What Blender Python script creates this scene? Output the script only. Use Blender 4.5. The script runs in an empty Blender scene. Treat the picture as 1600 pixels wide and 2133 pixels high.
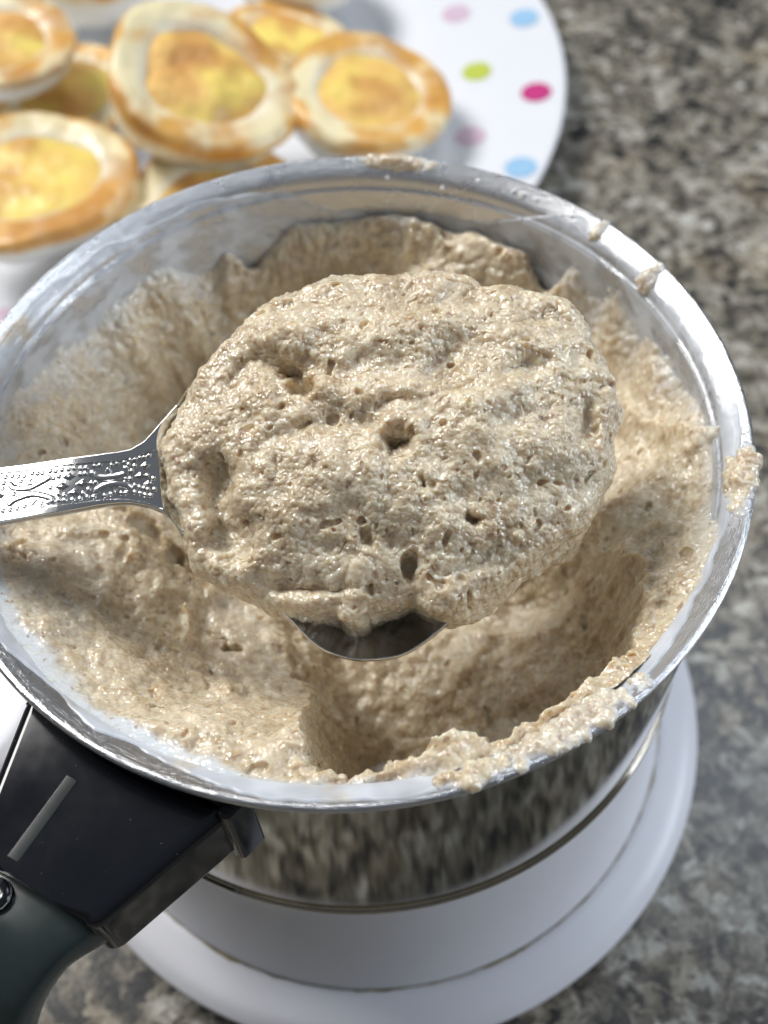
import bpy, bmesh, math, random
import numpy as np
from mathutils import Vector, Matrix

random.seed(4)
C = bpy.context.scene.collection
scene = bpy.context.scene
S = 0.055                 # metres per scene unit (the jar's rim radius)
ZC = -1.86                # counter top, measured from the jar's rim plane
def W(p):                 # rim-centred units -> metres, counter at z = 0
    p = np.asarray(p, float)
    return (p - np.array([0, 0, ZC])) * S

# ------------------------------------------------------------------ camera
FPX, DC, HC, PT, YW, RL = 2369.41, 1.78078, 2.21333, 0.976694, 0.0476308, -0.0627565
fwd = np.array([math.sin(YW)*math.cos(PT), math.cos(YW)*math.cos(PT), -math.sin(PT)])
r0 = np.array([math.cos(YW), -math.sin(YW), 0.0]); u0 = np.cross(r0, fwd)
rgt = math.cos(RL)*r0 + math.sin(RL)*u0
upv = -math.sin(RL)*r0 + math.cos(RL)*u0
CAM = np.array([0, -DC, HC])
cd = bpy.data.cameras.new('camera'); cam = bpy.data.objects.new('camera', cd); C.objects.link(cam)
cd.sensor_fit = 'VERTICAL'; cd.sensor_height = 24; cd.sensor_width = 18; cd.lens = FPX/2133*24
cd.clip_start = 0.005; cd.clip_end = 20
m = Matrix.Identity(4); wc = W(CAM)
for i in range(3):
    m[i][0] = rgt[i]; m[i][1] = upv[i]; m[i][2] = -fwd[i]; m[i][3] = wc[i]
cam.matrix_world = m
cd.dof.use_dof = True
cd.dof.focus_distance = float(np.dot(np.array([0.1, -0.35, 0.12]) - CAM, fwd)) * S
cd.dof.aperture_fstop = 12
scene.camera = cam

# ------------------------------------------------------------------ light
world = bpy.data.worlds.new('World'); scene.world = world; world.use_nodes = True
wn = world.node_tree.nodes; wl = world.node_tree.links
bg = wn['Background']
tc = wn.new('ShaderNodeTexCoord'); sx = wn.new('ShaderNodeSeparateXYZ'); wr = wn.new('ShaderNodeValToRGB')
wl.new(tc.outputs['Generated'], sx.inputs[0]); wl.new(sx.outputs['Z'], wr.inputs[0]); wl.new(wr.outputs[0], bg.inputs[0])
wr.color_ramp.elements[0].position = 0.0; wr.color_ramp.elements[0].color = (.30, .29, .28, 1)
wr.color_ramp.elements[1].position = 0.9; wr.color_ramp.elements[1].color = (.62, .68, .78, 1)
bg.inputs[1].default_value = 0.22
def lamp(name, loc, target, size, power, col, sy=None):
    l = bpy.data.lights.new(name, 'AREA'); l.shape = 'RECTANGLE'; l.size = size; l.size_y = sy or size
    l.energy = power; l.color = col
    o = bpy.data.objects.new(name, l); C.objects.link(o)
    o.location = W(loc); d = Vector(W(target)) - Vector(W(loc))
    o.rotation_euler = d.to_track_quat('-Z', 'Y').to_euler(); return o
lamp('window_light', (-13, 12, 20), (0, 0, -.3), 0.62, 24.0, (1.0, .98, .95), .55)
lamp('back_window_light', (8, 8, 20), (0, 0, -.5), 0.35, 2.6, (.82, .90, 1.0), .35)
lamp('side_window_light', (19, -3, 5.5), (0, 0, -1.4), 0.5, 7.0, (.84, .91, 1.0), .4)
scene.view_settings.view_transform = 'Standard'; scene.view_settings.look = 'None'
scene.view_settings.exposure = 0.0; scene.view_settings.gamma = 1
scene.cycles.max_bounces = 8

# ------------------------------------------------------------------ projection helpers (to measure real places)
def ray(q):
    return fwd + (q[0]-800)/FPX*rgt - (q[1]-1066.5)/FPX*upv
def bp(q, z):
    D = ray(q); return CAM + (z-CAM[2])/D[2]*D
def bpc(q, rad):
    D = ray(q); a = D[0]**2+D[1]**2; b = 2*(CAM[0]*D[0]+CAM[1]*D[1]); c = CAM[0]**2+CAM[1]**2-rad**2
    return CAM + (-b+math.sqrt(max(b*b-4*a*c, 0)))/(2*a)*D
def bpp(q, P0, n):
    D = ray(q); return CAM + np.dot(P0-CAM, n)/np.dot(D, n)*D
def azs(q, z=0.0):
    P = bp(q, z); return math.degrees(math.atan2(P[1], P[0])) % 360

# ------------------------------------------------------------------ numpy noise
_rng = np.random.RandomState(7)
_perm = np.concatenate([_rng.permutation(1024)]*3)
_g3 = _rng.normal(size=(1024, 3)); _g3 /= np.linalg.norm(_g3, axis=1)[:, None]
_g3 = _g3.astype(np.float32)
def perlin(P):
    P = P.astype(np.float32); I = np.floor(P).astype(np.int64); f = P - I; I &= 1023
    u = f*f*f*(f*(f*6-15)+10); out = 0
    for dx in (0, 1):
        wx = u[..., 0] if dx else 1-u[..., 0]
        for dy in (0, 1):
            wy = u[..., 1] if dy else 1-u[..., 1]
            for dz in (0, 1):
                wz = u[..., 2] if dz else 1-u[..., 2]
                h = _perm[_perm[_perm[(I[..., 0]+dx) & 1023] + ((I[..., 1]+dy) & 1023)] + ((I[..., 2]+dz) & 1023)]
                g = _g3[h]
                out = out + wx*wy*wz*(g[..., 0]*(f[..., 0]-dx)+g[..., 1]*(f[..., 1]-dy)+g[..., 2]*(f[..., 2]-dz))
    return out*1.5
def fbm(P, n=3, gain=.5):
    o = 0; a = 1; 
    for k in range(n):
        o = o + a*perlin(P*2.03**k + 17.3*k); a *= gain
    return o
def billow(P):            # rounded lumps with creases
    return np.abs(perlin(P))*2 - .55
_h2 = _rng.rand(4096, 4).astype(np.float32)
def beads2(X, Y, f, dens=.8, rmin=.35, rmax=.75):
    """rounded grains scattered over a surface: 0..1"""
    x = (X*f).astype(np.float32); y = (Y*f).astype(np.float32); ix = np.floor(x).astype(np.int64); iy = np.floor(y).astype(np.int64); o = np.zeros(x.shape, np.float32)
    for dx in (-1, 0, 1):
        for dy in (-1, 0, 1):
            cx = ix+dx; cy = iy+dy; h = _h2[(_perm[(cx & 1023)]*4+_perm[((cy+_perm[cx & 1023]) & 1023)]*3) & 4095]
            rr_b = rmin+(rmax-rmin)*h[..., 2]; d2 = ((x-cx-h[..., 0])**2+(y-cy-h[..., 1])**2)/rr_b**2
            o = np.maximum(o, np.sqrt(np.clip(1-d2, 0, 1))*rr_b*(h[..., 3] < dens))
    return o
def pts3(X, Y, z=0.0):
    return np.stack([X, Y, np.zeros_like(X)+z], -1)
def sstep(a, b, x):
    t = np.clip((x-a)/(b-a), 0, 1); return t*t*(3-2*t)

# ------------------------------------------------------------------ mesh helpers
def link(o, parent=None):
    C.objects.link(o)
    if parent is not None:
        o.parent = parent
    return o
def mesh_np(name, V, Fq, mat, parent=None, smooth=True, attrs=None, origin=None):
    """V in rim units; Fq (n,4) or (n,3) int"""
    org = np.array(origin if origin is not None else (parent['_org'] if parent is not None and '_org' in parent else (0, 0, ZC)), float)
    V = ((np.asarray(V, float).reshape(-1, 3) - org)*S).astype(np.float32)
    Fq = np.asarray(Fq, np.int32); k = Fq.shape[1]
    me = bpy.data.meshes.new(name)
    me.vertices.add(len(V)); me.vertices.foreach_set('co', V.ravel())
    me.loops.add(Fq.size); me.loops.foreach_set('vertex_index', Fq.ravel())
    me.polygons.add(len(Fq)); me.polygons.foreach_set('loop_start', np.arange(0, Fq.size, k, dtype=np.int32))
    me.polygons.foreach_set('loop_total', np.full(len(Fq), k, np.int32))
    if smooth: me.polygons.foreach_set('use_smooth', np.ones(len(Fq), bool))
    me.update(calc_edges=True)
    if attrs:
        for an, av in attrs.items():
            if av.ndim == 1 or av.shape[-1] == 1:
                a = me.attributes.new(an, 'FLOAT', 'POINT'); a.data.foreach_set('value', av.ravel().astype(np.float32))
            else:
                a = me.attributes.new(an, 'FLOAT_COLOR', 'POINT')
                a.data.foreach_set('color', np.concatenate([av.reshape(-1, 3), np.ones((len(V), 1))], 1).astype(np.float32).ravel())
    me.materials.append(mat)
    o = bpy.data.objects.new(name, me)
    if parent is None: o.location = W(org)
    return link(o, parent)
def grid_faces(n, mm, wrap=False):
    i = np.arange(n-1)[:, None]; j = np.arange(mm if wrap else mm-1)[None, :]; j2 = (j+1) % mm
    return np.stack([i*mm+j, i*mm+j2, (i+1)*mm+j2, (i+1)*mm+j], -1).reshape(-1, 4)
def revolve(prof, n=192, cx=0, cy=0):
    prof = np.array(prof, float); a = np.linspace(0, 2*np.pi, n, endpoint=False)
    V = np.zeros((len(prof), n, 3)); V[..., 0] = cx+prof[:, 0:1]*np.cos(a); V[..., 1] = cy+prof[:, 0:1]*np.sin(a); V[..., 2] = prof[:, 1:2]
    return V.reshape(-1, 3), grid_faces(len(prof), n, True)
def catmull(P, k=6):
    P = np.array(P, float); out = []
    Q = np.vstack([2*P[0]-P[1], P, 2*P[-1]-P[-2]])
    for i in range(1, len(Q)-2):
        for t in np.arange(0, 1, 1/k):
            a, b, c, d = Q[i-1], Q[i], Q[i+1], Q[i+2]
            out.append(.5*((2*b)+(-a+c)*t+(2*a-5*b+4*c-d)*t*t+(-a+3*b-3*c+d)*t**3))
    out.append(P[-1]); return np.array(out)
def empty(name, org, label, cat, group=None):
    o = bpy.data.objects.new(name, None); o.empty_display_size = .01; C.objects.link(o)
    o.location = W(org); o['_org'] = [float(v) for v in org]
    o['label'] = label; o['category'] = cat
    if group: o['group'] = group
    return o
def tag(o, label, cat, group=None):
    o['label'] = label; o['category'] = cat
    if group: o['group'] = group
    return o
def tube(path, rad, n=10):
    path = np.array(path, float); L = len(path); rad = np.broadcast_to(rad, (L,))
    T = np.gradient(path, axis=0); T /= np.linalg.norm(T, axis=1)[:, None]
    ref = np.array([0, 0, 1.0]); A = np.cross(T, ref); A /= np.linalg.norm(A, axis=1)[:, None]+1e-9; B = np.cross(A, T)
    a = np.linspace(0, 2*np.pi, n, endpoint=False)
    V = path[:, None]+rad[:, None, None]*(np.cos(a)[None, :, None]*A[:, None]+np.sin(a)[None, :, None]*B[:, None])
    return V.reshape(-1, 3), grid_faces(L, n, True)
def solid(name, bm, mat, parent, bevel=.0, seg=3):
    """bmesh in rim units -> object"""
    if bevel: bmesh.ops.bevel(bm, geom=[e for e in bm.edges], offset=bevel, segments=seg, affect='EDGES', profile=.5)
    bmesh.ops.recalc_face_normals(bm, faces=bm.faces)
    org = Vector(parent['_org'])
    for v in bm.verts: v.co = (v.co-org)*S
    me = bpy.data.meshes.new(name); bm.to_mesh(me); bm.free(); me.materials.append(mat)
    for p in me.polygons: p.use_smooth = True
    o = bpy.data.objects.new(name, me); link(o, parent)
    mod = o.modifiers.new('wn', 'WEIGHTED_NORMAL'); mod.keep_sharp = False
    return o

# ------------------------------------------------------------------ materials
def mat(name):
    mt = bpy.data.materials.new(name); mt.use_nodes = True
    return mt, mt.node_tree.nodes, mt.node_tree.links, mt.node_tree.nodes['Principled BSDF']
def coords(n, l, scale=(1, 1, 1), kind='Object'):
    t = n.new('ShaderNodeTexCoord'); mp = n.new('ShaderNodeMapping'); mp.inputs['Scale'].default_value = scale
    l.new(t.outputs[kind], mp.inputs[0]); return mp.outputs[0]
def noise(n, l, vec, sc, det=3, rough=.5, dist=0):
    t = n.new('ShaderNodeTexNoise'); t.inputs['Scale'].default_value = sc; t.inputs['Detail'].default_value = det
    t.inputs['Roughness'].default_value = rough; t.inputs['Distortion'].default_value = dist
    if vec is not None: l.new(vec, t.inputs['Vector'])
    return t
def ramp(n, l, src, stops):
    r = n.new('ShaderNodeValToRGB'); e = r.color_ramp.elements
    while len(e) < len(stops): e.new(.5)
    for k, (p, c) in enumerate(stops):
        e[k].position = p; e[k].color = (c, c, c, 1) if not hasattr(c, '__len__') else (*c, 1)
    l.new(src, r.inputs[0]); return r.outputs[0]
def mixc(n, l, fac, a, b, mode='MIX'):
    x = n.new('ShaderNodeMix'); x.data_type = 'RGBA'; x.blend_type = mode
    for s, v in ((x.inputs[0], fac), (x.inputs[6], a), (x.inputs[7], b)):
        if isinstance(v, bpy.types.NodeSocket): l.new(v, s)
        elif hasattr(v, '__len__'): s.default_value = (*v, 1)
        else: s.default_value = v
    return x.outputs[2]
def bump(n, l, b, h, strength, dist, prev=None):
    x = n.new('ShaderNodeBump'); x.inputs['Strength'].default_value = strength; x.inputs['Distance'].default_value = dist
    l.new(h, x.inputs['Height'])
    if prev is not None: l.new(prev, x.inputs['Normal'])
    if b is not None: l.new(x.outputs[0], b.inputs['Normal'])
    return x.outputs[0]

# granite
M_gran, n, l, b = mat('granite')
v = coords(n, l)
warp = noise(n, l, v, 160, 3, .6)
wv = mixc(n, l, .012, v, warp.outputs['Color'], 'ADD')
big = noise(n, l, wv, 80, 5, .66); mid = noise(n, l, wv, 260, 5, .7); fine = noise(n, l, v, 700, 2, .6)
vor = n.new('ShaderNodeTexVoronoi'); vor.inputs['Scale'].default_value = 380; l.new(wv, vor.inputs['Vector'])
vsep = n.new('ShaderNodeSeparateColor'); l.new(vor.outputs['Color'], vsep.inputs[0])
s1 = n.new('ShaderNodeMath'); s1.operation = 'ADD'; l.new(big.outputs[0], s1.inputs[0]); l.new(mid.outputs[0], s1.inputs[1])
s2 = n.new('ShaderNodeMath'); s2.operation = 'MULTIPLY_ADD'; l.new(vsep.outputs[0], s2.inputs[0]); s2.inputs[1].default_value = .26; l.new(s1.outputs[0], s2.inputs[2])
base = ramp(n, l, s2.outputs[0], [(.36, 0)]) if False else None
mr = n.new('ShaderNodeMapRange'); mr.inputs['From Min'].default_value = .86; mr.inputs['From Max'].default_value = 1.42; l.new(s2.outputs[0], mr.inputs['Value'])
cg = ramp(n, l, mr.outputs[0], [(0, (.012, .013, .015)), (.22, (.035, .036, .036)), (.42, (.12, .108, .085)), (.6, (.23, .21, .17)), (.8, (.36, .35, .31)), (1, (.56, .56, .52))])
tan = noise(n, l, v, 45, 3); cg = mixc(n, l, ramp(n, l, tan.outputs[0], [(.55, 0.0), (.7, .5)]), cg, mixc(n, l, 1., cg, (.95, .78, .55), 'MULTIPLY'))
l.new(cg, b.inputs['Base Color']); b.inputs['Roughness'].default_value = .28; b.inputs['Specular IOR Level'].default_value = .5
bump(n, l, b, fine.outputs[0], .12, .0003)

# steels
def steel(name, col, rough, brushed=None, bs=.0):
    mt, n, l, b = mat(name); b.inputs['Metallic'].default_value = 1; b.inputs['Base Color'].default_value = (*col, 1)
    v = coords(n, l); sm = noise(n, l, v, 90, 4, .6)
    rr = n.new('ShaderNodeMapRange'); rr.inputs['To Min'].default_value = rough*.7; rr.inputs['To Max'].default_value = rough*1.4
    l.new(sm.outputs[0], rr.inputs['Value']); l.new(rr.outputs[0], b.inputs['Roughness'])
    if brushed == 'ring':       # fine concentric scratches round the axis
        t = n.new('ShaderNodeTexCoord'); s = n.new('ShaderNodeSeparateXYZ'); l.new(t.outputs['Object'], s.inputs[0])
        r2 = n.new('ShaderNodeVectorMath'); r2.operation = 'LENGTH'
        cx = n.new('ShaderNodeCombineXYZ'); l.new(s.outputs[0], cx.inputs[0]); l.new(s.outputs[1], cx.inputs[1]); l.new(cx.outputs[0], r2.inputs[0])
        at = n.new('ShaderNodeMath'); at.operation = 'ARCTAN2'; l.new(s.outputs[1], at.inputs[0]); l.new(s.outputs[0], at.inputs[1])
        mu = n.new('ShaderNodeMath'); mu.operation = 'MULTIPLY'; mu.inputs[1].default_value = .004; l.new(at.outputs[0], mu.inputs[0])
        cc = n.new('ShaderNodeCombineXYZ'); l.new(r2.outputs['Value'], cc.inputs[0]); l.new(mu.outputs[0], cc.inputs[1]); l.new(s.outputs[2], cc.inputs[2])
        sn = noise(n, l, cc.outputs[0], 5200, 3, .6); bump(n, l, b, sn.outputs[0], bs, .0002)
    else:
        sn = noise(n, l, v, 900, 2); bump(n, l, b, sn.outputs[0], bs, .0001)
    return mt
M_lip = steel('brushed_steel', (.72, .73, .75), .26, 'ring', .55)
M_wall = steel('polished_steel', (.42, .395, .34), .055, 'ring', .012)
M_spoon = steel('spoon_steel', (.70, .70, .69), .16, None, .15)

def plain(name, col, rough, spec=.5, sss=0, coat=0, var=.06, vs=60, bmp=0, bsc=400):
    mt, n, l, b = mat(name); v = coords(n, l); t = noise(n, l, v, vs, 4, .6)
    lo = tuple(c*(1-var) for c in col); hi = tuple(min(1, c*(1+var)) for c in col)
    l.new(ramp(n, l, t.outputs[0], [(.3, lo), (.7, hi)]), b.inputs['Base Color'])
    rr = n.new('ShaderNodeMapRange'); rr.inputs['To Min'].default_value = rough*.75; rr.inputs['To Max'].default_value = rough*1.3
    l.new(t.outputs[0], rr.inputs['Value']); l.new(rr.outputs[0], b.inputs['Roughness'])
    b.inputs['Specular IOR Level'].default_value = spec; b.inputs['Coat Weight'].default_value = coat
    if sss: b.inputs['Subsurface Weight'].default_value = sss; b.inputs['Subsurface Radius'].default_value = (1, .8, .6); b.inputs['Subsurface Scale'].default_value = .002
    if bmp: bump(n, l, b, noise(n, l, v, bsc, 2).outputs[0], bmp, .0002)
    return mt
M_white = plain('white_plastic', (.74, .75, .80), .32, .45, .1, 0, .03, 30, .1, 300)
M_black, n, l, b = mat('black_plastic')
v = coords(n, l); dn = noise(n, l, v, 1500, 2, .7); big = noise(n, l, v, 70, 4, .65)
dust = n.new('ShaderNodeMath'); dust.operation = 'MULTIPLY'; l.new(ramp(n, l, dn.outputs[0], [(.72, 0.), (.76, .8)]), dust.inputs[0]); l.new(ramp(n, l, big.outputs[0], [(.45, 0.), (.62, 1.)]), dust.inputs[1])
l.new(mixc(n, l, dust.outputs[0], (.005, .006, .009), (.22, .22, .2)), b.inputs['Base Color'])
b.inputs['Specular IOR Level'].default_value = .5
l.new(ramp(n, l, big.outputs[0], [(.3, .05), (.7, .13)]), b.inputs['Roughness'])
scr = noise(n, l, coords(n, l, (1, .06, 1)), 900, 3, .6); bump(n, l, b, scr.outputs[0], .02, .0001)
M_grip = plain('grip_plastic', (.022, .032, .032), .22, .4, 0, .1, .25, 80)
M_grime = plain('grime', (.30, .26, .15), .8, .2, 0, 0, .4, 300)
M_plate = plain('plate_glaze', (.78, .80, .85), .18, .5, 0, .3, .02, 20)
M_screw = steel('screw_steel', (.5, .48, .42), .3, None, .3)

# food materials driven by per-vertex pigment
def food(name, rough, coat, fine_sc, bstr, sss=.35, alpha=False, speck=True):
    mt, n, l, b = mat(name); v = coords(n, l)
    at = n.new('ShaderNodeAttribute'); at.attribute_name = 'pigment'
    col = at.outputs['Color']
    if speck:
        t1 = noise(n, l, v, fine_sc*.55, 3, .7); col = mixc(n, l, ramp(n, l, t1.outputs[0], [(.52, 0.), (.66, .35)]), col, mixc(n, l, 1., col, (.74, .60, .42), 'MULTIPLY'))
        t2 = noise(n, l, v, fine_sc*.8, 2, .6); col = mixc(n, l, ramp(n, l, t2.outputs[0], [(.60, 0.), (.70, .4)]), col, (.84, .79, .66))
        t3 = noise(n, l, v, fine_sc*.7, 1, .5, .3); col = mixc(n, l, ramp(n, l, t3.outputs[0], [(.25, .7), (.32, 0.)]), col, (.36, .24, .13))
    l.new(col, b.inputs['Base Color'])
    b.inputs['Roughness'].default_value = rough; b.inputs['Coat Weight'].default_value = coat; b.inputs['Coat Roughness'].default_value = .09; b.inputs['Coat IOR'].default_value = 1.5+.38*(coat > .6)
    if sss:
        b.inputs['Subsurface Weight'].default_value = sss; b.inputs['Subsurface Radius'].default_value = (1, .72, .45); b.inputs['Subsurface Scale'].default_value = .0022
    f1 = noise(n, l, v, fine_sc*.8, 2, .6); p = bump(n, l, b, f1.outputs[0], bstr*.5, .0005)
    if coat > .2:
        f2 = noise(n, l, v, fine_sc*1.2, 1, .5); x = n.new('ShaderNodeBump'); x.inputs['Strength'].default_value = min(1, bstr*2); x.inputs['Distance'].default_value = .00045
        l.new(f2.outputs[0], x.inputs['Height']); l.new(x.outputs[0], b.inputs['Coat Normal'])
    if alpha:
        aa = n.new('ShaderNodeAttribute'); aa.attribute_name = 'cover'; l.new(aa.outputs['Fac'], b.inputs['Alpha'])
    return mt
M_batter = food('coarse_batter', .6, .85, 1500, .4, .8)
M_smear = food('batter_smear', .30, .35, 500, .12, 0, True, False)
M_egg = food('browned_egg_white', .4, .2, 350, .2, .2, False, False)
M_yolk = food('browned_yolk', .45, .05, 120, .10, .3, False, False)
M_dot = {}
for k, c in {'pale_pink': (.66, .50, .62), 'blue': (.33, .56, .80), 'lime': (.52, .60, .10), 'magenta': (.55, .05, .22)}.items():
    M_dot[k] = plain('print_'+k, c, .2, .5, 0, .3, .02)

def batter_color(P, seed=0.0):
    """mottled cream / tan / brown pigment from position (rim units)"""
    a = fbm(P*9+seed, 4, .6); d = fbm(P*40+seed+5, 3, .6); e = perlin(P*95+seed+9); g = perlin(P*60+seed+31)
    t = np.clip(.5+.34*a+.34*d+.30*e, 0, 1)[..., None]
    c = np.array([.47, .355, .215])*(1-t)+np.array([.82, .735, .56])*t
    o = sstep(.50, .68, g)[..., None]; c = c*(1-o*.5)+np.array([.58, .36, .12])*o*.5          # orange bits
    br = sstep(.50, .64, perlin(P*46+seed+77))[..., None]; c = c*(1-br*.6)+np.array([.24, .12, .07])*br*.75   # husk flecks
    return c

# ------------------------------------------------------------------ the setting
V = np.array([(-45, -25, ZC), (45, -25, ZC), (45, 60, ZC), (-45, 60, ZC)], float)
ct = mesh_np('counter', V, [[0, 1, 2, 3]], M_gran); ct['kind'] = 'structure'

# ------------------------------------------------------------------ white stand under the jar
st = empty('jar_stand', (0, 0, ZC), 'round white plastic stand with wide flange under the steel jar', 'stand')
prof = catmull([(.90, -.93), (.94, -.925), (.953, -.95), (.945, -.985), (.953, -1.10), (.985, -1.35), (1.012, -1.50), (1.022, -1.555)], 6)
Vv, Ff = revolve(prof, 256); mesh_np('collar', Vv, Ff, M_white, st)
prof = catmull([(.99, -1.575), (1.03, -1.573), (1.06, -1.58), (1.13, -1.61), (1.168, -1.645), (1.178, -1.665), (1.170, -1.685), (1.150, -1.75), (1.140, ZC+.004), (1.09, ZC+.004), (1.09, -1.7)], 6)
Vv, Ff = revolve(prof, 256); mesh_np('flange', Vv, Ff, M_white, st)
a = np.linspace(0, 2*np.pi, 900, endpoint=False); pp = pts3(np.cos(a)*9, np.sin(a)*9)
rr = .0012+.0075*np.clip(fbm(pp*.6, 4)+.15, 0, 1)
Vv = np.zeros((8, 900, 3)); th = np.linspace(0, 2*np.pi, 8, endpoint=False)
for k in range(8):
    R_ = 1.0235+rr*np.cos(th[k])*1.5+.003*perlin(pp*3+4); Vv[k, :, 0] = R_*np.cos(a); Vv[k, :, 1] = R_*np.sin(a); Vv[k, :, 2] = -1.571+rr*.7*np.sin(th[k])
Ff = grid_faces(8, 900, True); Ff = np.vstack([Ff, np.stack([7*900+np.arange(900), 7*900+(np.arange(900)+1) % 900, (np.arange(900)+1) % 900, np.arange(900)], -1)])
mesh_np('grime_line', Vv, Ff, M_grime, st)

# pale dish left of the jar
ds = empty('white_lid', (-1.75, .30, ZC), 'plain pale plastic lid lying on the granite left of the black handle', 'lid')
Vv, Ff = revolve(catmull([(.0, ZC+.17), (.42, ZC+.17), (.50, ZC+.16), (.55, ZC+.12), (.56, ZC+.03), (.56, ZC+.004)], 6)+0, 96, -1.75, .30); mesh_np('lid_top', Vv, Ff, M_white, ds)
Vv, Ff = revolve(catmull([(.565, ZC+.035), (.585, ZC+.03), (.585, ZC+.01), (.56, ZC+.005)], 4), 96, -1.75, .30); mesh_np('lid_rim', Vv, Ff, M_white, ds)

# ------------------------------------------------------------------ jar
jar = empty('mixer_jar', (0, 0, -.93), 'round stainless steel mixer jar of batter on the white stand, with black handle', 'jar')
lipp = catmull([(.978, -.030), (.992, -.020), (1.000, -.006), (.997, .004), (.988, .007), (.976, .001), (.960, -.008), (.944, -.020), (.934, -.034), (.931, -.052), (.924, -.060)], 6)
Vv, Ff = revolve(lipp, 384); mesh_np('rolled_rim', Vv, Ff, M_lip, jar)
inner = catmull([(.924, -.060), (.920, -.075), (.920, -.2), (.920, -.5), (.918, -.75), (.88, -.84), (.6, -.86), (.0, -.86)], 6)
Vv, Ff = revolve(inner, 256); mesh_np('inner_wall', Vv, Ff, M_lip, jar)
outer = catmull([(.978, -.030), (.966, -.034), (.963, -.05), (.963, -.3), (.961, -.6), (.960, -.83), (.961, -.862), (.968, -.872), (.971, -.879), (.968, -.886), (.952, -.893), (.93, -.91), (.90, -.93)], 6)
Vv, Ff = revolve(outer, 384); mesh_np('outer_wall', Vv, Ff, M_wall, jar)

# handle bracket: local frame radial / tangential about azimuth 235 deg
HA = math.radians(235); hr = np.array([math.cos(HA), math.sin(HA), 0]); ht = np.array([-math.sin(HA), math.cos(HA), 0])
def hp(r, t, z): return Vector(r*hr + t*ht + np.array([0, 0, z]))
def prism(top, z0, z1, bot=None):
    bm = bmesh.new(); bot = bot or top
    A = [bm.verts.new(hp(r, t, z1(r, t) if callable(z1) else z1)) for r, t in top]; B = [bm.verts.new(hp(r, t, z0(r, t) if callable(z0) else z0)) for r, t in bot]
    bm.faces.new(A); bm.faces.new(B[::-1]); N = len(A)
    for i in range(N): bm.faces.new((A[i], B[i], B[(i+1) % N], A[(i+1) % N]))
    return bm
hb = solid('handle_bracket', prism([(.93, .27), (.955, .275), (1.285, .165), (1.275, .06), (1.275, -.06), (1.285, -.165), (.955, -.275), (.93, -.27)], -.315, -.092), M_black, jar, .03, 5)
M_strip = plain('strip_plastic', (.014, .018, .019), .17, .4, 0, 0, .25, 150)  # rib plastic, slightly greyer than the black bracket
solid('top_rib', prism([(1.05, -.048), (1.25, -.048), (1.25, -.078), (1.05, -.078)], -.10, -.0905), M_strip, jar, .002, 2)
for sg in (1,):
    solid('clip', prism([(.90, sg*.268), (.95, sg*.255), (.978, sg*.263), (.975, sg*.290), (.91, sg*.306)], -.33, -.06), M_black, jar, .008, 3)
# grip: swept rounded-rectangle section bending outwards and down
pth = catmull([(1.18, -.215), (1.27, -.20), (1.36, -.19), (1.45, -.24), (1.54, -.36), (1.60, -.56), (1.62, -.80), (1.60, -1.02), (1.58, -1.12)], 8)
sec = []; 
for k in range(40):
    q = 2*math.pi*k/40; e = .55; sec.append((abs(math.cos(q))**e*np.sign(math.cos(q)), abs(math.sin(q))**e*np.sign(math.sin(q))))
sec = np.array(sec); T = np.gradient(pth, axis=0); T /= np.linalg.norm(T, axis=1)[:, None]
Vv = np.zeros((len(pth), 40, 3))
for i, (p_, t_) in enumerate(zip(pth, T)):
    nrm = np.array([-t_[1], t_[0]]); u_ = i/(len(pth)-1)
    hw = .135+.035*math.exp(-((u_-.08)/.10)**2)-.03*math.exp(-((u_-.45)/.2)**2); hh = .060+.03*math.exp(-((u_-.0)/.1)**2)
    if i in (0, len(pth)-1): hw *= .02; hh *= .02
    for k in range(40):
        rz = p_+nrm*sec[k, 1]*hh; Vv[i, k] = np.array(hp(rz[0], sec[k, 0]*hw, rz[1]))
mesh_np('grip', Vv, grid_faces(len(pth), 40, True), M_grip, jar)
scp = bp((-14, 1862), -.112)
Vv, Ff = revolve(catmull([(.0, .001), (.026, .001), (.034, -.004), (.037, -.015), (.037, -.12)], 4), 32); mesh_np('screw_boss', Vv+scp, Ff, M_black, jar); Vv, Ff = revolve([(0, .006), (.014, .006), (.020, .002), (.022, -.006)], 24); mesh_np('screw', Vv+scp, Ff, M_screw, jar)

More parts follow.
